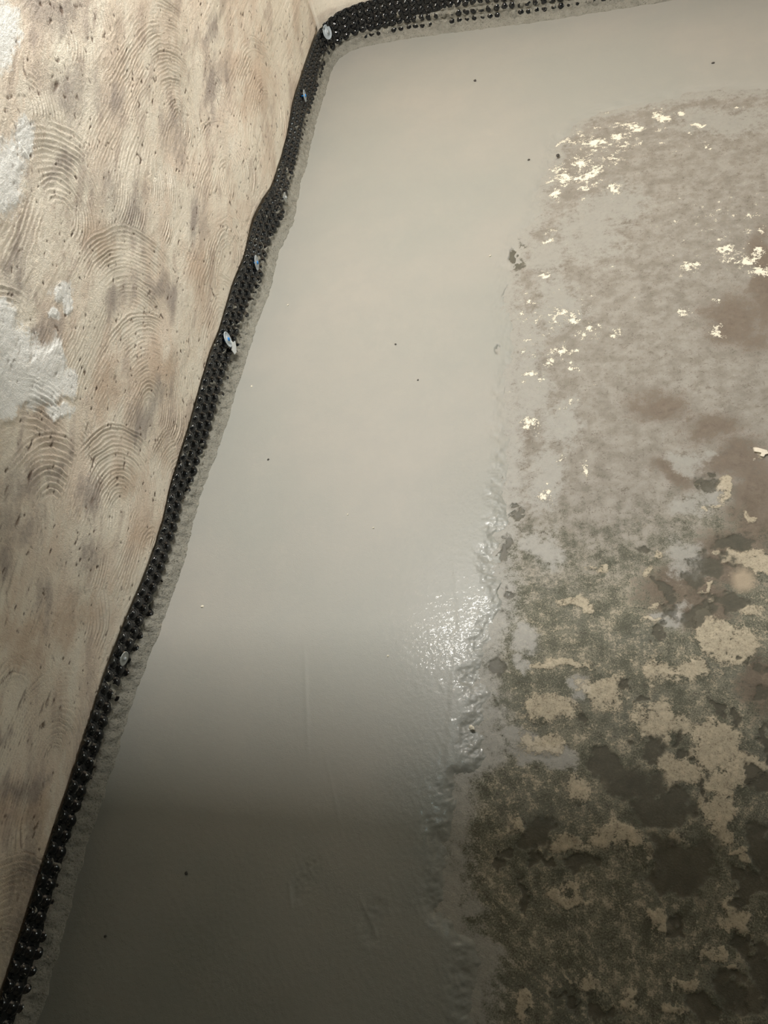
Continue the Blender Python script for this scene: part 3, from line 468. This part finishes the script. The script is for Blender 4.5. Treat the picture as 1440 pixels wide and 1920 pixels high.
# ------------------------------------------------------------------ dimpled membrane upstand
P = 0.027
ms = np.concatenate([np.arange(1.45, S_CORNER - 1.25, 0.0017), np.arange(S_CORNER - 1.25, S_CORNER + 1.4, 0.003), np.arange(S_CORNER + 1.4, PS[-1], 0.01)])
mv = np.linspace(0, 1, 76)
MS, MV = np.meshgrid(ms, mv, indexing='ij')
MT = ztop(MS) + 0.0016 * fbm(MS * 25, MS * 0, 15, 2)
MZ = -0.004 + (MT + 0.004) * MV
seams = [left_s(1.475), left_s(2.03)]
phase = np.zeros_like(MS)
for q_, s0 in enumerate(seams): phase = phase + np.where(MS > s0, 0.37 + 0.2 * q_, 0)
u = MS / P + phase + 0.12 * np.sin(MZ * 40); v_ = (ztop(MS) - 0.0085 - MZ) / P + 0.0
iu = np.round(u); iv = np.round(v_)
jr = lattice(iu.astype(np.int64), iv.astype(np.int64), 3)
rad = np.hypot((u - iu), (v_ - iv)) * P
R0 = 0.0116
dome = np.sqrt(np.clip(1 - (rad / R0) ** 2, 0, 1))
dome = np.where(dome > 0, dome ** 1.15, 0)
dim = 0.0092 * dome * (0.88 + 0.16 * jr) * (v_ > -0.5)
wav = 0.0022 * fbm(MS * 6, MZ * 8, 16, 3) 
depth = -0.024 + wav + dim + 0.0004 * fbm(MS * 60, MZ * 60, 18, 2)
def on_path(Sv, D, Zv):
    x = np.interp(Sv, PS, PX); y = np.interp(Sv, PS, PY); nx = np.interp(Sv, PS, NX); ny = np.interp(Sv, PS, NY)
    return np.stack([x - nx * D, y - ny * D, Zv], -1).reshape(-1, 3)
mem = grid_mesh('dimpled_membrane', on_path(MS, depth, MZ), len(ms), len(mv), M_MEM, flip=True)
tag(mem, 'black plastic dimpled drainage membrane strip standing along the wall foot', 'membrane')
sol = mem.modifiers.new('thickness', 'SOLIDIFY'); sol.thickness = 0.0012; sol.offset = -1

# ------------------------------------------------------------------ mortar fillet and splashes over its lower half
mu = np.linspace(0, 1, 54)
s2 = ms
QS, QV = np.meshgrid(s2, mu, indexing='ij')
QT = np.minimum(ztop(QS) - 0.004, 0.115)
QZ = -0.004 + (QT + 0.004) * QV
yy = np.interp(QS, PS, PY); far = sstep(0.3, 2.2, yy)
crn = sstep(S_CORNER + 0.15, S_CORNER + 0.6, QS)
topz = 0.030 + 0.012 * far + 0.055 * crn + 0.012 * fbm(QS * 9, QS * 0, 23, 3) + 0.010 * fbm(QS * 40, QZ * 40, 24, 2)
u2 = QS / P + np.interp(QS, ms, phase[:, 0]) + 0.12 * np.sin(QZ * 40); v2 = (ztop(QS) - 0.0085 - QZ) / P
rad2 = np.hypot(u2 - np.round(u2), v2 - np.round(v2)) * P
dim2 = 0.0088 * np.sqrt(np.clip(1 - (rad2 / 0.0118) ** 2, 0, 1))
wav2 = 0.0022 * fbm(QS * 6, QZ * 8, 16, 3)
n3 = fbm(QS * 55, QZ * 70, 25, 4)
cove = 0.024 * np.clip(1 - QZ / 0.030, 0, 1) ** 1.6
dd_ = -0.024 + wav2 + cove + 0.0042 + 0.0050 * n3 + 0.45 * dim2 * sstep(0.0, 0.02, QZ)
fade = sstep(topz + 0.006, topz - 0.010, QZ)
bl = fbm(QS * 48, QZ * 55, 27, 3) + 0.35 * fbm(QS * 7, QZ * 7, 28, 2)
smear = sstep(0.52, 0.66, bl + 0.18 * sstep(0.06, 0.0, QZ - topz))
dd2 = -0.029 + np.maximum(fade * (dd_ + 0.029), smear * (0.029 - 0.024 + wav2 + 0.0030 + 0.85 * dim2 + 0.001 * n3))
mor = grid_mesh('mortar_fillet', on_path(QS, dd2, QZ), len(s2), len(mu), M_MORTAR, flip=True)
tag(mor, 'rough grey mortar fillet and splashes smeared over the lower half of the black membrane', 'mortar')

# ------------------------------------------------------------------ fixing plugs through the membrane
def translucent(name, col, rough, tr):
    t = NT(name); n = t.noise(150, 3); t.b.inputs['Transmission Weight'].default_value = tr
    return t.out(t.mix(n, tuple(c * 0.85 for c in col), col), rough, t.bump(n, 0.0004, 0.5))
M_WASH = translucent('clear_plastic', (0.62, 0.70, 0.76), 0.3, 0.25)
M_WASHG = translucent('dusty_plastic', (0.50, 0.52, 0.50), 0.5, 0.1)
M_BLUE = simple('blue_plastic', (0.02, 0.22, 0.62), 0.35)
M_GREYHEAD = simple('grey_head', (0.42, 0.45, 0.47), 0.45)
def lathe(name, prof, mat, parent, seg=32):
    v = []; f = []
    for r, h in prof:
        for k in range(seg):
            a = 2 * math.pi * k / seg; v.append((r * math.cos(a), r * math.sin(a), h))
    n = len(prof)
    for i in range(n - 1):
        for k in range(seg):
            f.append((i * seg + k, i * seg + (k + 1) % seg, (i + 1) * seg + (k + 1) % seg, (i + 1) * seg + k))
    f.append(tuple(range(seg))[::-1]); f.append(tuple((n - 1) * seg + k for k in range(seg)))
    return poly_mesh(name, v, f, mat, True, parent)
def plug(s, z, r, wm, hm, label, tilt=(0, 0), headr=0.005):
    e = bpy.data.objects.new('fixing_plug', None); COL.objects.link(e); e.empty_display_size = 0.02
    p = on_path(np.array([s]), np.array([-0.012]), np.array([z]))[0]
    nx, ny = np.interp(s, PS, NX), np.interp(s, PS, NY)
    e.location = p; d = Vector((-nx, -ny, 0.0))
    e.rotation_euler = (d.to_track_quat('Z', 'Y').to_matrix() @ Matrix.Rotation(tilt[0], 3, 'X') @ Matrix.Rotation(tilt[1], 3, 'Y')).to_euler()
    lathe('washer', [(r * 0.30, 0.0), (r * 0.86, 0.0004), (r, 0.0012), (r * 0.985, 0.0024), (r * 0.9, 0.0026), (r * 0.84, 0.0014), (r * 0.42, 0.0010), (r * 0.36, 0.0030), (r * 0.26, 0.0032)], wm, e)
    lathe('plug_head', [(headr * 0.5, -0.012), (headr * 0.55, 0.002), (headr, 0.0028), (headr, 0.0046), (headr * 0.75, 0.0062), (headr * 0.3, 0.0064)], hm, e, 20)
    tag(e, label, 'fixing plug', 'fixing plugs in the black membrane')
    return e
plug(left_s(1.775), 0.078, 0.021, M_WASH, M_BLUE, 'blue-headed plug with one whole clear washer, third plug below the corner', (0.15, 0.1))
plug(left_s(1.475), 0.082, 0.021, M_WASH, M_BLUE, 'blue-headed plug with a clear washer beside torn white film and a mortar lump', (-0.1, 0.2))
plug(left_s(2.10), 0.052, 0.015, M_WASHG, M_GREYHEAD, 'small pale plug with a grey oval washer and no blue head, near bare mortar', (0.1, 0.0), 0.004)
plug(left_s(0.60), 0.058, 0.015, M_WASHG, M_GREYHEAD, 'dusty grey washered plug lowest in the picture, on the shaded stretch of membrane', (0.2, -0.1), 0.004)
plug(left_s(2.60), 0.085, 0.019, M_WASH, M_BLUE, 'blue plug on the speckled stretch of membrane, nearest below the corner', (0.1, 0.1))
plug(S_CORNER - 0.02, 0.098, 0.024, M_WASH, M_GREYHEAD, 'bright clear washer at the very corner of the membrane', (-0.2, 0.15))
# torn film beside the second plug
def chip(name, s, z, pts, th, mat, label, cat, dd=-0.008, group=None):
    """an irregular slab lying against the membrane"""
    n = len(pts); v = []
    for (a, b) in pts:
        v.append(on_path(np.array([s + a]), np.array([dd + th]), np.array([z + b]))[0])
    for (a, b) in pts:
        v.append(on_path(np.array([s + a * 0.9]), np.array([dd]), np.array([z + b * 0.9]))[0])
    f = [tuple(range(n)), tuple(range(2 * n - 1, n - 1, -1))] + [(i, n + i, n + (i + 1) % n, (i + 1) % n) for i in range(n)]
    o = poly_mesh(name, v, f, mat, False); tag(o, label, cat, group); return o
M_TORN = simple('white_film', (0.80, 0.84, 0.86), 0.3)
chip('torn_film', left_s(1.475), 0.052, [(-0.012, -0.012), (0.002, -0.017), (0.014, -0.006), (0.022, 0.004), (0.010, 0.010), (0.006, 0.020), (-0.002, 0.010), (-0.014, 0.006)], 0.003, M_TORN, 'torn white plastic film stuck to the membrane beside a blue plug', 'plastic film', -0.010)

# ------------------------------------------------------------------ loose crumbs lying on the screed and on the slab
rnd = random.Random(4)
def crumb(name, x, y, r, mat, flat=0.6, z=0.0, seed=0):
    rr = random.Random(seed); v = []; f = []
    seg, rings = 9, 5
    for i in range(rings + 1):
        th = math.pi * i / rings
        for k in range(seg):
            a = 2 * math.pi * k / seg; q = r * (0.78 + 0.44 * rr.random())
            v.append((q * math.sin(th) * math.cos(a) * 1.15, q * math.sin(th) * math.sin(a) * 0.85, q * math.cos(th) * flat + r * flat * 0.8))
    for i in range(rings):
        for k in range(seg):
            f.append((i * seg + k, (i + 1) * seg + k, (i + 1) * seg + (k + 1) % seg, i * seg + (k + 1) % seg))
    o = poly_mesh(name, v, f, mat); o.location = (x, y, z); o.rotation_euler = (0, 0, rr.random() * 6)
    return o
M_CRW = simple('pale_crumb', (0.75, 0.70, 0.58), 0.7); M_CRD = simple('dark_crumb', (0.05, 0.045, 0.04), 0.7)
for i, (x, y, r, dk, label) in enumerate(CRUMBS):
    c = crumb('cement_crumb' if not dk else 'grit_grain', x, y, r, M_CRD if dk else M_CRW, 0.55, 0.0, 30 + i)
    tag(c, label, 'crumb' if not dk else 'grit', 'pale crumbs on the screed' if not dk else 'dark grit on the screed')
# thick pale paint flake on the brown slab
def flake(name, cx, cy, pts, th, mat, label):
    n = len(pts); v = [(cx + a, cy + b, -0.004 + th) for a, b in pts] + [(cx + a * 1.05, cy + b * 1.05, -0.006) for a, b in pts]
    f = [tuple(range(n))[::-1], tuple(range(n, 2 * n))] + [(i, (i + 1) % n, n + (i + 1) % n, n + i) for i in range(n)]
    o = poly_mesh(name, v, f, mat); tag(o, label, 'plaster flake'); return o
M_FLAKE = simple('pale_flake', (0.72, 0.66, 0.55), 0.8, scale=150, var=0.25)
flake('plaster_flake', 0.243, 1.069, [(-0.012, 0.013), (-0.004, 0.012), (0.004, 0.008), (0.012, 0.004), (0.013, -0.004), (0.007, -0.006), (0.004, -0.011), (-0.002, -0.009), (0.001, -0.001), (-0.005, 0.001), (-0.011, 0.003)], 0.0035, M_FLAKE,
      'small cream plaster flake alone on the dark brown patch near the right edge')

# ------------------------------------------------------------------ the lamp's own body
la = bpy.data.objects.new('tube_lamp', None); COL.objects.link(la); la.location = (LAMP[0], LAMP[1], 2.45)
tag(la, 'white metal tube lamp under the ceiling along the far side of the added shade beam', 'lamp')
hb = box('housing', -0.5, 0.5, -0.035, 0.035, -0.155, 0.0, M_METAL, la)
for sx_ in (-1, 1):
    box('end_cap', sx_ * 0.515 - 0.015, sx_ * 0.515 + 0.015, -0.04, 0.04, -0.19, 0.0, M_METAL, la)
